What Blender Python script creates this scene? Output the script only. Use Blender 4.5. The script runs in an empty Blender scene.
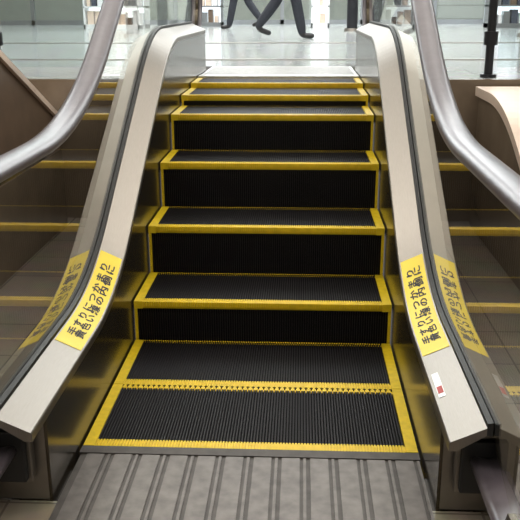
import bpy, bmesh, math, random
from mathutils import Vector, Matrix
random.seed(3)
C=bpy.context
# ---------------- materials
def mat(name,col,rough=.5,metal=0.,noise=0.,nscale=20.,emis=None,es=0.,spec=.5,stretch=None,bump=0.):
    m=bpy.data.materials.new(name); m.use_nodes=True
    nt=m.node_tree; b=nt.nodes['Principled BSDF']
    b.inputs['Base Color'].default_value=(*col,1); b.inputs['Roughness'].default_value=rough
    b.inputs['Metallic'].default_value=metal; b.inputs['Specular IOR Level'].default_value=spec
    if emis: b.inputs['Emission Color'].default_value=(*emis,1); b.inputs['Emission Strength'].default_value=es
    tc=nt.nodes.new('ShaderNodeTexCoord'); mp=nt.nodes.new('ShaderNodeMapping')
    nt.links.new(tc.outputs['Object'],mp.inputs['Vector'])
    if stretch: mp.inputs['Scale'].default_value=stretch
    n=nt.nodes.new('ShaderNodeTexNoise'); n.inputs['Scale'].default_value=nscale; n.inputs['Detail'].default_value=4
    nt.links.new(mp.outputs['Vector'],n.inputs['Vector'])
    r=nt.nodes.new('ShaderNodeValToRGB')
    k=max(noise,.02)
    r.color_ramp.elements[0].position=.3; r.color_ramp.elements[1].position=.7
    r.color_ramp.elements[0].color=tuple(max(0,c*(1-k)) for c in col)+(1,)
    r.color_ramp.elements[1].color=tuple(min(1,c*(1+k)) for c in col)+(1,)
    nt.links.new(n.outputs['Fac'],r.inputs['Fac']); nt.links.new(r.outputs['Color'],b.inputs['Base Color'])
    if bump:
        bp=nt.nodes.new('ShaderNodeBump'); bp.inputs['Strength'].default_value=bump; bp.inputs['Distance'].default_value=.01
        nt.links.new(n.outputs['Fac'],bp.inputs['Height']); nt.links.new(bp.outputs['Normal'],b.inputs['Normal'])
    return m
def tilemat(name,c1,c2,grout,scale,rough,w=.5,h=.5):
    m=bpy.data.materials.new(name); m.use_nodes=True
    nt=m.node_tree; b=nt.nodes['Principled BSDF']; b.inputs['Roughness'].default_value=rough
    tc=nt.nodes.new('ShaderNodeTexCoord'); br=nt.nodes.new('ShaderNodeTexBrick')
    br.offset=0; br.inputs['Scale'].default_value=scale; br.inputs['Mortar Size'].default_value=.006
    br.inputs['Brick Width'].default_value=w; br.inputs['Row Height'].default_value=h
    br.inputs['Color1'].default_value=(*c1,1); br.inputs['Color2'].default_value=(*c2,1); br.inputs['Mortar'].default_value=(*grout,1)
    nt.links.new(tc.outputs['Object'],br.inputs['Vector'])
    n=nt.nodes.new('ShaderNodeTexNoise'); n.inputs['Scale'].default_value=6; n.inputs['Detail'].default_value=6
    nt.links.new(tc.outputs['Object'],n.inputs['Vector'])
    mx=nt.nodes.new('ShaderNodeMix'); mx.data_type='RGBA'; mx.blend_type='MULTIPLY'; mx.inputs[0].default_value=.5
    nt.links.new(br.outputs['Color'],mx.inputs[6]); nt.links.new(n.outputs['Color'],mx.inputs[7])
    hs=nt.nodes.new('ShaderNodeHueSaturation'); hs.inputs['Saturation'].default_value=.8; hs.inputs['Value'].default_value=1.3
    nt.links.new(mx.outputs[2],hs.inputs['Color']); nt.links.new(hs.outputs['Color'],b.inputs['Base Color'])
    return m
def glassmat(name,tint,boost=1.0,base=.07):
    m=bpy.data.materials.new(name); m.use_nodes=True
    nt=m.node_tree; nt.nodes.remove(nt.nodes['Principled BSDF']); out=nt.nodes['Material Output']
    t=nt.nodes.new('ShaderNodeBsdfTransparent'); t.inputs['Color'].default_value=(*tint,1)
    g=nt.nodes.new('ShaderNodeBsdfGlossy'); g.inputs['Roughness'].default_value=.02; g.inputs['Color'].default_value=(1,.98,.92,1)
    # two-sided thin-pane reflectance (Schlick), independent of face side
    geo=nt.nodes.new('ShaderNodeLayerWeight'); geo.inputs['Blend'].default_value=.5
    pw=nt.nodes.new('ShaderNodeMath'); pw.operation='POWER'; pw.inputs[1].default_value=4.0
    mm=nt.nodes.new('ShaderNodeMath'); mm.operation='MULTIPLY_ADD'; mm.inputs[1].default_value=.9*boost; mm.inputs[2].default_value=base; mm.use_clamp=True
    x=nt.nodes.new('ShaderNodeMixShader')
    nt.links.new(geo.outputs['Facing'],pw.inputs[0]); nt.links.new(pw.outputs[0],mm.inputs[0]); nt.links.new(mm.outputs[0],x.inputs[0]); nt.links.new(t.outputs[0],x.inputs[1]); nt.links.new(g.outputs[0],x.inputs[2])
    nt.links.new(x.outputs[0],out.inputs['Surface'])
    return m
M={}
M['black']=mat('tread_black',(.007,.0055,.0065),.55,.1,.3,60,spec=.35)
M['groove']=mat('groove_black',(.0025,.002,.0025),.8,spec=.2)
M['yellow']=mat('safety_yellow',(.80,.57,.014),.45,0,.10,40)
M['sticker']=mat('sticker_yellow',(.95,.72,.02),.4,0,.04,10)
M['ink']=mat('ink_black',(.02,.015,.01),.6)
M['steel']=mat('brushed_steel',(.27,.245,.215),.36,.92,.08,30,stretch=(40,1,1))
M['skirt']=mat('skirt_dark_steel',(.085,.07,.05),.20,.75,.15,12)
M['clad']=mat('outer_cladding',(.24,.215,.185),.35,.7,.1,10)
M['plate']=mat('landing_steel_light',(.55,.54,.52),.35,.7,.1,30)
M['rubber']=mat('handrail_rubber',(.105,.088,.10),.3,0,.1,30,spec=.9)
M['gasket']=mat('gasket_black',(.012,.012,.012),.5)
M['floorplate']=mat('landing_plate_metal',(.155,.138,.125),.42,.6,.2,25)
M['floorgroove']=mat('landing_plate_groove',(.08,.07,.062),.5,.4,.2,25)
M['glass']=glassmat('balustrade_glass',(.90,.92,.89),1.15,.12)
M['pane']=glassmat('shop_glass',(.92,.96,.96),.8,.05)
M['tilelow']=tilemat('lower_floor_tile',(.27,.215,.155),(.235,.185,.135),(.13,.10,.075),1.6,.12)
M['tileup']=tilemat('upper_floor_tile',(.50,.52,.51),(.43,.45,.44),(.28,.28,.28),1.2,.14)
M['cream']=mat('cream_stone',(.80,.63,.51),.3,0,.12,5)
M['brown']=mat('brown_panel',(.15,.10,.068),.35,0,.15,8)
M['slab']=mat('slab_edge_stone',(.20,.15,.105),.22,0,.15,5)
M['wall']=mat('wall_paint',(.48,.45,.40),.7,0,.05,4)
M['ceil']=mat('ceiling_paint',(.7,.68,.64),.8,0,.03,4)
M['dark']=mat('dark_metal',(.03,.03,.035),.35,.5)
M['frame']=mat('alu_frame',(.28,.29,.30),.35,.7)
M['white']=mat('white_laminate',(.8,.8,.8),.4)
M['red']=mat('red_panel',(.5,.05,.04),.5)
M['lamp']=mat('lamp_diffuser',(1,1,1),.5,emis=(1,.97,.92),es=14)
M['glow']=mat('lit_display',(.8,.8,.8),.5,emis=(.85,.95,1),es=1.6)
M['pants']=mat('dark_trousers',(.02,.022,.03),.8,0,.2,30)
M['coat']=mat('navy_coat',(.05,.06,.09),.8,0,.2,30)
M['greycoat']=mat('grey_coat',(.2,.2,.2),.8,0,.2,30)
M['skin']=mat('skin',(.6,.38,.28),.5)
M['hair']=mat('hair_black',(.015,.012,.01),.5)
M['shoe']=mat('shoe_leather',(.02,.018,.018),.4)
# ---------------- mesh helpers
class MB:
    def __init__(s): s.v=[]; s.f=[]; s.m=[]; s.mats=[]
    def mi(s,k):
        if k not in s.mats: s.mats.append(k)
        return s.mats.index(k)
    def box(s,x0,x1,y0,y1,z0,z1,k):
        b=len(s.v); s.v+=[(x0,y0,z0),(x1,y0,z0),(x1,y1,z0),(x0,y1,z0),(x0,y0,z1),(x1,y0,z1),(x1,y1,z1),(x0,y1,z1)]
        for q in ((0,3,2,1),(4,5,6,7),(0,1,5,4),(1,2,6,5),(2,3,7,6),(3,0,4,7)):
            s.f.append(tuple(b+i for i in q)); s.m.append(s.mi(k))
    def sweep(s,prof,ks,closed=True,caps=True,k=None):
        b=len(s.v); n=len(prof[0])
        for r in prof: s.v+=[tuple(p) for p in r]
        for i in range(len(prof)-1):
            for j in range(n if closed else n-1):
                j2=(j+1)%n
                s.f.append((b+i*n+j,b+i*n+j2,b+(i+1)*n+j2,b+(i+1)*n+j)); s.m.append(s.mi(ks if isinstance(ks,str) else ks[j]))
        if caps and closed:
            kk=k or (ks if isinstance(ks,str) else ks[0])
            s.f.append(tuple(b+j for j in range(n))); s.m.append(s.mi(kk))
            s.f.append(tuple(b+(len(prof)-1)*n+j for j in reversed(range(n)))); s.m.append(s.mi(kk))
    def cyl(s,x,y,z0,z1,r0,r1,k,n=16):
        s.sweep([[(x+r*math.cos(2*math.pi*i/n),y+r*math.sin(2*math.pi*i/n),z) for i in range(n)] for z,r in ((z0,r0),(z1,r1))],k)
    def obj(s,name,parent=None,smooth=False,fix=True,bevel=0):
        me=bpy.data.meshes.new(name); me.from_pydata(s.v,[],s.f)
        for k in s.mats: me.materials.append(M[k])
        for p,i in zip(me.polygons,s.m): p.material_index=i
        if fix:
            bm=bmesh.new(); bm.from_mesh(me); bmesh.ops.recalc_face_normals(bm,faces=bm.faces); bm.to_mesh(me); bm.free()
        if smooth:
            for p in me.polygons: p.use_smooth=True
        o=bpy.data.objects.new(name,me); C.collection.objects.link(o)
        if parent: o.parent=parent
        if bevel:
            md=o.modifiers.new('bev','BEVEL'); md.width=bevel; md.segments=2; md.limit_method='ANGLE'
        return o
def empty(name,loc=(0,0,0)):
    e=bpy.data.objects.new(name,None); e.location=loc; e.empty_display_size=.2; C.collection.objects.link(e); return e
# ---------------- escalator
TOP=.835
def R(y,c,w=.3):
    if y<=c-w: return 0
    if y>=c+w: return y-c
    return (y-c+w)**2/(4*w)
def n(y,w=.3): return .577*(R(y,.532,w)-R(y,1.98,w))
SY=[-.012,.405,.80,1.165,1.525,1.885,2.26,2.66,3.0]
SZ=[0.,0.,.16,.365,.57,.745,.80,.828]
esc=empty('escalator')
HW=.500
def ribs(mb,axis,a0,a1,b,k,x0,x1,pitch=.0091,wid=.0045,h=.008):
    c=x0+pitch/2
    while c<x1-pitch/3:
        if axis=='t': mb.box(c-wid/2,c+wid/2,a0,a1,b-h,b,k)
        else: mb.box(c-wid/2,c+wid/2,b-h*.0,b+h,a0,a1,k)
        c+=pitch
for i in range(8):
    y0,y1,z=SY[i],SY[i+1],SZ[i]
    mb=MB(); sw=.034; fw=.038; bw=.016 if i not in(0,) else .030
    g=.0085
    mb.box(-HW,HW,y0+.012,y1-.002,z-.05,z-g,'groove')
    ribs(mb,'t',y0+fw,y1-bw,z,'black',-HW+sw,HW-sw)
    mb.box(-HW,-HW+sw,y0,y1-.003,z-.03,z,'yellow'); mb.box(HW-sw,HW,y0,y1-.003,z-.03,z,'yellow')
    mb.box(-HW+sw,HW-sw,y0+.006,y0+fw,z-.03,z-.004,'yellow')
    ribs(mb,'t',y0-.004,y0+fw,z,'yellow',-HW+sw,HW-sw,wid=.006,h=.02)
    mb.box(-HW+sw,HW-sw,y1-bw,y1-.012,z-.02,z-.006,'yellow')
    ribs(mb,'t',y1-bw,y1-(.012 if i==0 else .003),z-.001,'yellow',-HW+sw,HW-sw,wid=.005,h=.012)
    if i==0:
        mb.box(-HW+sw,HW-sw,y1-.012,y1+.000,z-.02,z-.0015,'groove')
        ribs(mb,'t',y1-.03,y1-.004,z,'yellow',-HW+sw,HW-sw,pitch=.0182,wid=.007,h=.012)
    zp=SZ[i-1] if i else -.05
    if z-zp>.005:
        mb.box(-HW,HW,y0+.016,y0+.05,zp-.05,z-.01,'groove')
        ribs(mb,'r',zp-.04,z-.02,y0+.007,'black',-HW+.012,HW-.012,h=.010)
        mb.box(-HW,-HW+.011,y0+.004,y0+.05,zp-.04,z-.01,'yellow'); mb.box(HW-.011,HW,y0+.004,y0+.05,zp-.04,z-.01,'yellow')
    mb.obj('step_%d'%(i+1),esc,fix=False)
YS=[-.42+.04*i for i in range(int((3.5+.42)/.04)+1)]
DI,DO=.265,.308
XA,XB=.506,.590     # inner / outer edge of the inner deck
GX=.606
for s,nm in ((-1,'left'),(1,'right')):
    mb=MB()
    mb.sweep([[(s*XA,y,-.05 if y<.2 else n(y)-.35),(s*XA,y,n(y)+DI-.004),(s*(XA+.009),y,n(y)+DI-.004),(s*(XA+.009),y,-.05 if y<.2 else n(y)-.35)] for y in [-.30]+YS[4:]],'skirt')
    mb.obj('skirt_panel_'+nm,esc)
    mb=MB()
    prof=[]
    for y in YS:
        z=n(y); prof.append([(s*(XA-.003),y,z+DI-.020),(s*(XA-.003),y,z+DI),(s*XA,y,z+DI+.004),(s*XB,y,z+DO),(s*XB,y,z+DO-.02),(s*(XA+.016),y,z+DI-.020)])
    mb.sweep(prof,'steel'); mb.obj('inner_deck_'+nm,esc)
    mb=MB(); mb.sweep([[(s*XB,y,n(y)+DO-.02),(s*XB,y,n(y)+DO+.012),(s*(GX-.002),y,n(y)+DO+.014),(s*(GX-.002),y,n(y)+DO-.02)] for y in YS],'gasket'); mb.obj('glass_gasket_'+nm,esc)
    mb=MB(); mb.sweep([[(s*(GX+.002),y,n(y)+DO-.02),(s*(GX+.002),y,n(y)+DO+.010),(s*(GX+.012),y,n(y)+DO+.008),(s*(GX+.012),y,n(y)+DO-.02)] for y in YS],'gasket'); mb.obj('outer_gasket_'+nm,esc)
    mb=MB(); prof=[]
    XO=GX+.012
    for y in YS:
        z=n(y); zb=0.0 if y<2.75 else TOP-.2
        prof.append([(s*XO,y,z+DO),(s*.68,y,z+DO-.03),(s*.685,y,z+DO-.05),(s*.685,y,zb),(s*.67,y,zb),(s*XO,y,z+DO-.02)])
    mb.sweep(prof,['clad','clad','clad','clad','clad','clad']); mb.obj('outer_cladding_'+nm,esc)
    for ye,dr,zb,lab in ((-.30,1,0,'lower'),(3.46,-1,TOP,'upper')):
        mb=MB(); zz=zb+DI-.025
        ya,yb=(ye,ye+.03)
        mb.box(min(s*.512,s*.685),max(s*.512,s*.685),ya,yb,zb,zz,'clad')
        yo=ye-.06 if dr>0 else ye+.03
        mb.box(min(s*.550,s*.675),max(s*.550,s*.675),yo,yo+.06,zb+.09,zb+.235,'gasket')
        mb.box(min(s*.540,s*.684),max(s*.540,s*.684),yo+.02 ,yo+.05,zb+.08,zb+.243,'steel')
        mb.obj('handrail_inlet_%s_%s'%(lab,nm),esc,bevel=.004)
# handrail path
HR=.87; rad=.345; HX=.612
path=[]
def arc(yc,zc,a0,a1,m=22): return [(yc+rad*math.cos(a0+(a1-a0)*i/m),zc+rad*math.sin(a0+(a1-a0)*i/m)) for i in range(m+1)]
path+= [(-.36,HR-2*rad),(-.5,HR-2*rad)]
path+= arc(-.62,HR-rad,-math.pi/2,-3*math.pi/2)
path+= [(y,n(y,.42)+HR) for y in [-.5+.06*i for i in range(67)]]
path+= arc(3.6,TOP+HR-rad,math.pi/2,-math.pi/2)
path+= [(3.55,TOP+HR-2*rad),(3.47,TOP+HR-2*rad)]
def tang(i):
    a=path[max(0,i-1)]; b=path[min(len(path)-1,i+1)]; d=Vector((b[0]-a[0],b[1]-a[1])); d.normalize(); return d
for s,nm in ((-1,'left'),(1,'right')):
    mb=MB(); prof=[]
    for i,p in enumerate(path):
        t=tang(i); nx=(-t.y,t.x)
        ring=[]
        for a,b in ((-.040,-.012),(-.042,.002),(-.034,.016),(-.018,.022),(0,.024),(.018,.022),(.034,.016),(.042,.002),(.040,-.012),(.026,-.016),(0,-.012),(-.026,-.016)):
            ring.append((s*HX+a,p[0]+nx[0]*b,p[1]+nx[1]*b))
        prof.append(ring)
    mb.sweep(prof,'rubber'); mb.obj('handrail_'+nm,esc,smooth=True)
    mb=MB(); prof=[]
    for i,p in enumerate(path[2:-2]):
        t=tang(i+2); nx=(-t.y,t.x)
        prof.append([(s*HX+a,p[0]+nx[0]*b,p[1]+nx[1]*b) for a,b in ((-.020,-.013),(-.014,-.034),(.014,-.034),(.020,-.013))])
    mb.sweep(prof,'skirt'); mb.obj('handrail_guide_'+nm,esc)
    out=[]
    for i,p in enumerate(path[2:-2]):
        t=tang(i+2); nx=(-t.y,t.x); out.append((p[0]-nx[0]*.03,p[1]-nx[1]*.03))
    low=[(y,n(y)+DO-.01) for y in reversed(YS)]
    poly=out+low
    bm=bmesh.new()
    vs=[bm.verts.new((s*GX,a,b)) for a,b in poly]; f=bm.faces.new(vs)
    bmesh.ops.triangulate(bm,faces=[f])
    me=bpy.data.meshes.new('balustrade_glass'); bm.to_mesh(me); bm.free(); me.materials.append(M['glass'])
    o=bpy.data.objects.new('balustrade_glass_'+nm,me); C.collection.objects.link(o); o.parent=esc
# landing plates
def plate(name,y0,y1,z,hw):
    mb=MB(); mb.box(-hw,hw,y0,y1,z-.04,z-.003,'floorgroove')
    x=-hw+.02
    while x<hw-.02:
        mb.box(x-.0,x+.052,y0+.002,y1-.002,z-.006,z,'floorplate')
        mb.box(x+.062,x+.070,y0+.002,y1-.002,z-.006,z,'floorplate')
        x+=.082
    return mb.obj(name,esc)
plate('landing_plate_lower',-1.5,-.057,0.0,.495)
plate('landing_plate_front',-2.6,-1.5,0.0,.9)
mb=MB(); mb.box(-HW,HW,-.057,-.018,-.04,.002,'floorgroove')
mb.obj('comb_lower',esc)
mb=MB(); mb.box(-HW,HW,3.0,3.12,TOP-.04,TOP+.004,'plate'); mb.box(-HW,HW,3.12,3.9,TOP-.04,TOP,'plate')
for i in range(16): mb.box(-HW+.02,HW-.02,3.15+i*.045,3.17+i*.045,TOP,TOP+.003,'plate')
mb.obj('landing_plate_upper',esc)
# stickers
def deckpt(s,y,w,off):
    z=n(y); return Vector((s*(XA+w*(XB-XA)),y,z+DI+.004+w*(DO-DI-.004)+off))
ysm=[.06+.64*i/400 for i in range(401)]
L=[0]
for i in range(400): L.append(L[-1]+math.hypot(ysm[i+1]-ysm[i],n(ysm[i+1])-n(ysm[i])))
def y_at(u):
    for i in range(400):
        if L[i+1]>=u: return ysm[i]+(ysm[i+1]-ysm[i])*(u-L[i])/(L[i+1]-L[i])
    return ysm[-1]
for s,nm in ((-1,'left'),(1,'right')):
    mb=MB(); y0,y1=.07,.68
    prof=[]
    for i in range(25):
        y=y0+(y1-y0)*i/24; prof.append([deckpt(s,y,.04,.0005),deckpt(s,y,.04,.0015),deckpt(s,y,.95,.0015),deckpt(s,y,.95,.0005)])
    mb.sweep(prof,'sticker'); mb.obj('caution_sticker_'+nm,esc)
    cu=bpy.data.curves.new('t','FONT'); cu.body='手すりにつかまり\n黄色い線の内側に'; cu.size=.046; cu.align_x='CENTER'; cu.space_line=.85; cu.space_character=1.25; cu.resolution_u=2; cu.offset=.0016
    to=bpy.data.objects.new('t',cu); C.collection.objects.link(to); C.view_layer.update()
    me=bpy.data.meshes.new_from_object(to.evaluated_get(C.evaluated_depsgraph_get())); bpy.data.objects.remove(to)
    if len(me.vertices):
        xs=[v.co.x for v in me.vertices]; yy=[v.co.y for v in me.vertices]
        cx=(min(xs)+max(xs))/2; cy=(min(yy)+max(yy))/2
        sc=min(.50/(max(xs)-min(xs)),1.6); scy=.052/(max(yy)-min(yy))
        Lm=L[-1]/2
        for v in me.vertices:
            u=Lm+(v.co.x-cx)*sc; q=(v.co.y-cy)*scy/(XB-XA)
            w=.49+q if s<0 else .49-q
            v.co=deckpt(s,y_at(u),w,.0022)
        me.materials.clear(); me.materials.append(M['ink'])
        o=bpy.data.objects.new('caution_text_'+nm,me); C.collection.objects.link(o); o.parent=esc
mb=MB(); mb.sweep([[deckpt(1,y,.1,.0005),deckpt(1,y,.1,.0015),deckpt(1,y,.3,.0015),deckpt(1,y,.3,.0005)] for y in (-.2,-.06)],'plate'); 
mb.sweep([[deckpt(1,y,.12,.0015),deckpt(1,y,.12,.002),deckpt(1,y,.28,.002),deckpt(1,y,.28,.0015)] for y in (-.18,-.14)],'red'); mb.obj('deck_label',esc)
# ---------------- room shell
def room(name,x0,x1,y0,y1,z0,z1,k):
    mb=MB(); mb.box(x0,x1,y0,y1,z0,z1,k); return mb.obj(name)
mb=MB()
for a in ((-8,-.69,-6,2.75),(.69,8,-6,2.75),(-.69,.69,-6,-2.6),):
    mb.box(a[0],a[1],a[2],a[3],-.2,0,'tilelow')
mb.box(-.69,-.503,-2.6,2.75,-.2,-.051,'tilelow');mb.box(.503,.69,-2.6,2.75,-.2,-.051,'tilelow')
mb.box(-.9,-.495,-2.6,-.302,-.06,-.001,'tilelow') ; mb.box(.495,.9,-2.6,-.302,-.06,-.001,'tilelow')
mb.obj('floor')
mb=MB(); 
mb.box(-8,-.69,2.76,20,TOP-.25,TOP,'tileup'); mb.box(.69,8,2.76,20,TOP-.25,TOP,'tileup'); mb.box(-.69,.69,3.9,20,TOP-.25,TOP,'tileup')
mb.obj('floor_upper')
mb=MB(); mb.box(-8,-.69,2.70,2.76,0,TOP+.01,'slab'); mb.box(.69,8,2.70,2.76,0,TOP+.01,'slab')
mb.obj('trim_slab_edge')
room('ceiling',-8,8,-6,20,4.3,4.4,'ceil')
room('wall_left',-8.1,-8,-6,20,0,4.3,'wall'); room('wall_right',8,8.1,-6,20,0,4.3,'wall')
room('wall_back',-8,8,-6.1,-6,0,4.3,'wall'); 
mb=MB(); mb.box(-8,8,20,20.1,TOP,4.3,'wall'); mb.obj('wall_front')
for y in (-3.5,-.8,1.9,4.8,7.8,10.8,13.8,17):
    for x in (-4.2,-1.4,1.4,4.2):
        mb=MB(); mb.box(-.62,.62,-.17,.17,-.05,0,'white'); mb.box(-.58,.58,-.13,.13,-.056,-.05,'lamp')
        o=mb.obj('ceiling_light'); o.location=(x,y,4.3)
for y,e in ((-2.2,125),(2.2,130),(6.5,290),(11.5,360),(16,360)):
    l=bpy.data.lights.new('area','AREA'); l.shape='RECTANGLE'; l.size=8; l.size_y=2.5; l.energy=e; l.color=(1,.95,.88) if y<5 else (.93,.98,1)
    o=bpy.data.objects.new('ceiling_lamp_area',l); o.location=(0,y,4.2); C.collection.objects.link(o)
# guard rail on the upper slab edge
for s in (-1,1):
    gr=empty('guard_railing')
    mb=MB()
    for x in ((1.28,2.6,3.9,5.2) if s>0 else (1.75,2.9,4.1,5.2)):
        mb.cyl(s*x,2.98,TOP,TOP+1.1,.026,.026,'dark'); mb.cyl(s*x,2.98,TOP,TOP+.02,.05,.05,'dark'); mb.cyl(s*x,2.98,TOP+.19,TOP+.27,.042,.042,'dark')
    mb.obj('posts',gr,smooth=False)
    mb=MB(); mb.box(min(s*.95,s*5.4),max(s*.95,s*5.4),2.95,3.01,TOP+1.08,TOP+1.13,'steel'); mb.obj('top_rail',gr)
    mb=MB()
    for x in ((1.33,2.65,3.95) if s>0 else (.85,1.8,2.95,4.15)): mb.box(min(s*x,s*(x+(1.2 if s>0 else .86))),max(s*x,s*(x+(1.2 if s>0 else .86))),2.975,2.985,TOP+.06,TOP+1.05,'pane')
    mb.obj('panels',gr)
# cream side plinth on the right, following the slope
mb=MB()
prof=[]
for y in [0.6+.06*i for i in range(35)]:
    z=max(.05,n(y)*.9+.06); prof.append([(1.16,y,0),(1.16,y,z-.05),(1.14,y,z-.05),(1.14,y,z),(1.9,y,z),(1.9,y,0)])
mb.sweep(prof,['slab','cream','cream','cream','slab','slab']); mb.obj('stone_plinth')
# brown slanted partition on the left, top falling away from the viewer
mb=MB()
prof=[]
for y,z in ((.5,1.50),(1.4,1.16),(2.55,.62)):
    prof.append([(-1.42,y,0),(-1.42,y,z),(-1.27,y,z),(-1.27,y,0)])
mb.sweep(prof,'brown')
prof=[]
for y,z in ((.48,1.51),(1.4,1.16),(2.57,.61)):
    prof.append([(-1.44,y,z),(-1.44,y,z+.035),(-1.25,y,z+.035),(-1.25,y,z)])
mb.sweep(prof,'cream')
mb.box(-1.43,-1.26,.5,2.56,0,.45,'slab')
mb.obj('slanted_partition')
# shopfronts
sf=empty('shopfront')
mb=MB(); 
for x in (-6,-4.4,-2.8,-1.9,-.3,1.2,1.5,3.1,4.7,6.3): mb.box(x-.04,x+.04,17.0,17.1,TOP,TOP+2.6,'frame')
mb.box(-7.5,7.5,17,17.1,TOP,TOP+.10,'frame'); mb.box(-7.5,7.5,17,17.12,TOP+2.5,TOP+2.75,'frame'); mb.obj('frame',sf)
mb=MB(); mb.box(-7.5,7.5,17.04,17.05,TOP+.1,TOP+2.5,'pane'); mb.obj('glazing',sf)
mb=MB(); mb.box(-7.5,7.5,16.98,17.14,TOP+2.75,TOP+3.3,'glow'); mb.obj('sign_band',sf)
def shelf(x,y,w,kk,lit='glow',cols=('white','frame','brown','cream','coat')):
    e=empty('display_shelf',(x,y,TOP)); mb=MB()
    mb.box(-w/2,w/2,-.2,.2,0,.08,kk); mb.box(-w/2,-w/2+.03,-.2,.2,0,1.7,kk); mb.box(w/2-.03,w/2,-.2,.2,0,1.7,kk); mb.box(-w/2,w/2,.17,.2,0,1.7,lit)
    for z in (.38,.75,1.15,1.67): mb.box(-w/2,w/2,-.2,.2,z,z+.03,kk)
    mb.obj('case',e); mb=MB(); 
    for z in (.08,.41,.78,1.18):
        xx=-w/2+.06
        while xx<w/2-.12:
            ww=random.uniform(.06,.12); mb.box(xx,xx+ww,-.12,.1,z,z+random.uniform(.12,.26),random.choice(cols)); xx+=ww+.03
    mb.obj('goods',e)
shelf(.50,14.5,.35,'white',cols=('red','white','cream')); shelf(1.9,13.5,.55,'white'); shelf(-1.75,15.5,.5,'frame'); shelf(-3.4,14,1.2,'white'); shelf(4.2,14,1.2,'frame')
for x,y in ((.98,12.0),(-2.2,9.5),(3.2,9.5)):
    mb=MB(); mb.cyl(x,y,TOP,4.3,.09,.09,'dark',24); mb.cyl(x,y,TOP,TOP+.05,.13,.12,'steel',24); mb.obj('column')
mb=MB(); mb.box(-4,4,7.6,7.75,TOP,TOP+.006,'steel'); mb.box(-4,4,4.6,4.68,TOP,TOP+.006,'steel'); mb.obj('trim_threshold')
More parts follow.
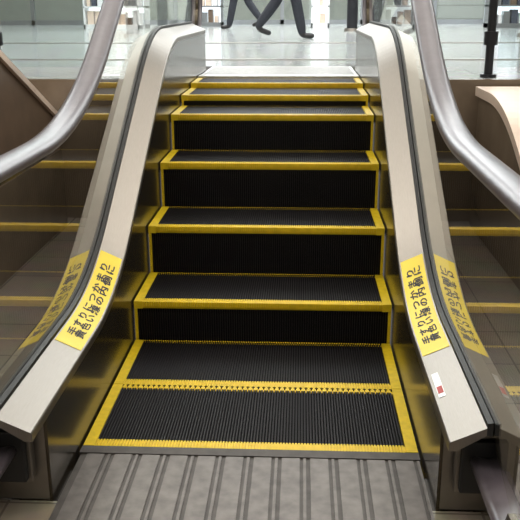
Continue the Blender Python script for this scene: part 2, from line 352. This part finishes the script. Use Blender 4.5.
# ---------------- people
def person(name,loc,rot,phase,coatk):
    root=empty(name,loc); root.rotation_euler=(0,0,rot)
    P={'pelvis':((0,0,.93),.14),'waist':((0,0,1.07),.125),'chest':((0,.02,1.28),.15),'neckb':((0,.02,1.43),.075),'neck':((0,.03,1.50),.055),
       'head0':((0,.045,1.57),.075),'head1':((0,.045,1.66),.088),'head2':((0,.03,1.72),.06)}
    E=[('pelvis','waist'),('waist','chest'),('chest','neckb'),('neckb','neck'),('neck','head0'),('head0','head1'),('head1','head2')]
    for s,t in ((-1,'L'),(1,'R')):
        fwd=phase*s
        hipa=.26*fwd; knee=.05 if fwd>0 else .40
        hx=.09*s; hip=(hx,0,.90)
        k=(hx,math.sin(hipa)*.43,.90-math.cos(hipa)*.43)
        a2=hipa-knee
        an=(hx,k[1]+math.sin(a2)*.40,k[2]-math.cos(a2)*.40)
        fz=max(.03,an[2]-.06); toe=(hx+.02*s,an[1]+.17,max(.025,fz-(.05 if fwd<0 else 0)))
        P['hip'+t]=(hip,.10);P['th'+t]=(tuple((hip[i]+k[i])/2 for i in range(3)),.092);P['knee'+t]=(k,.075);P['calf'+t]=(tuple(k[i]*.62+an[i]*.38 for i in range(3)),.074);P['ank'+t]=(an,.062);P['heel'+t]=((an[0],an[1]+.01,an[2]-.05),.046);P['toe'+t]=(toe,.036)
        E+=[('pelvis','hip'+t),('hip'+t,'th'+t),('th'+t,'knee'+t),('knee'+t,'calf'+t),('calf'+t,'ank'+t),('ank'+t,'heel'+t),('heel'+t,'toe'+t)]
        ar=-.4*fwd; sh=(.19*s,.02,1.38); el=(.23*s,.02+math.sin(ar)*.28,1.38-math.cos(ar)*.28); a3=ar+.3
        wr=(.24*s,el[1]+math.sin(a3)*.25,el[2]-math.cos(a3)*.25); pm=(.24*s,wr[1]+math.sin(a3)*.08,wr[2]-math.cos(a3)*.08)
        P['sh'+t]=(sh,.065);P['el'+t]=(el,.048);P['wr'+t]=(wr,.030);P['palm'+t]=(pm,.028)
        E+=[('chest','sh'+t),('sh'+t,'el'+t),('el'+t,'wr'+t),('wr'+t,'palm'+t)]
        for fi in range(4):
            oy=(fi-1.5)*.018; ln=(.065,.078,.074,.058)[fi]
            a=(pm[0],pm[1]+oy+math.sin(a3)*.03,pm[2]-.03*math.cos(a3)); b=(a[0]-.008*s,a[1]+math.sin(a3)*ln*.5,a[2]-ln*.5); c=(a[0]-.025*s,b[1],b[2]-ln*.45)
            for q,(pt,r) in enumerate(((a,.010),(b,.009),(c,.007))): P['f%s%d%d'%(t,fi,q)]=(pt,r)
            E+=[('palm'+t,'f%s%d0'%(t,fi)),('f%s%d0'%(t,fi),'f%s%d1'%(t,fi)),('f%s%d1'%(t,fi),'f%s%d2'%(t,fi))]
        P['tb0'+t]=((pm[0]-.01*s,pm[1]+.04,pm[2]-.0),.010);P['tb1'+t]=((pm[0]-.015*s,pm[1]+.055,pm[2]-.04),.008)
        E+=[('palm'+t,'tb0'+t),('tb0'+t,'tb1'+t)]
    names=list(P); me=bpy.data.meshes.new('body'); me.from_pydata([P[k][0] for k in names],[(names.index(a),names.index(b)) for a,b in E],[])
    ob=bpy.data.objects.new('body',me); C.collection.objects.link(ob)
    ob.modifiers.new('s','SKIN'); 
    sv=me.skin_vertices[0].data
    for i,k in enumerate(names): sv[i].radius=(P[k][1],P[k][1]*(.78 if k in('waist','chest','pelvis') else 1)); sv[i].use_root=(k=='pelvis')
    ss=ob.modifiers.new('ss','SUBSURF'); ss.levels=2; ss.render_levels=2
    C.view_layer.update()
    m2=bpy.data.meshes.new_from_object(ob.evaluated_get(C.evaluated_depsgraph_get())); bpy.data.objects.remove(ob)
    m2.materials.clear()
    for kk in ('pants',coatk,'skin','shoe'): m2.materials.append(M[kk])
    pts=[(Vector(P[k][0]),k) for k in names]
    for p in m2.polygons:
        c=p.center; k=min(pts,key=lambda q:(q[0]-c).length)[1]
        p.material_index=2 if (k.startswith(('head','neck','palm','tb')) and k!='neckb') or (k[0]=='f') else 3 if k.startswith(('heel','toe')) else 0 if k.startswith(('th','knee','calf','ank')) or (k.startswith(('hip','pelvis')) and c.z<.85) else 1
        p.use_smooth=True
    o=bpy.data.objects.new('body',m2); C.collection.objects.link(o); o.parent=root
    minz=min(v.co.z for v in m2.vertices); o.location.z=-minz
    bm=bmesh.new(); bmesh.ops.create_uvsphere(bm,u_segments=20,v_segments=12,radius=.104,matrix=Matrix.Translation((0,.02,1.69)))
    for v in bm.verts:
        if v.co.y>.06 and v.co.z<1.71: v.co.y=.06
        v.co.z=max(v.co.z,1.56)
    hm=bpy.data.meshes.new('hair'); bm.to_mesh(hm); bm.free(); hm.materials.append(M['hair']); h=bpy.data.objects.new('hair',hm); C.collection.objects.link(h); h.parent=o
    mb=MB(); mb.sweep([[(x*q,.125+yy,z) for x in (-1,1)]+[(0,.14+yy,z)] for q,yy,z in ((.008,0,1.665),(.014,.008,1.635))],'skin')
    mb.box(-.022,.022,.122,.13,1.603,1.611,'red')
    for s in(-1,1): mb.box(s*.032-.01,s*.032+.01,.122,.130,1.665,1.674,'hair'); mb.box(s*.092-.008,s*.092+.008,.03,.06,1.62,1.67,'skin')
    mb.obj('face',o)
    return root
person('walking_person',(-.06,9.0,TOP),math.radians(-80),1,'coat')
person('walking_person',(-.98,13.5,TOP),math.radians(75),-1,'greycoat')
# ---------------- world, camera
w=bpy.data.worlds.new('w'); C.scene.world=w; w.use_nodes=True; w.node_tree.nodes['Background'].inputs[0].default_value=(.8,.75,.68,1); w.node_tree.nodes['Background'].inputs[1].default_value=.3
cam=bpy.data.cameras.new('camera'); cam.lens=56.4; cam.sensor_width=36
co=bpy.data.objects.new('camera',cam); C.collection.objects.link(co)
co.location=(.142,-2.156,1.262)
co.rotation_mode='XYZ'
Rm=Matrix.Rotation(math.radians(2.87),4,'Z')@Matrix.Rotation(math.radians(90-17.4),4,'X')@Matrix.Rotation(math.radians(-.2),4,'Z')
co.rotation_euler=Rm.to_euler()
C.scene.camera=co
C.scene.view_settings.view_transform='Standard'
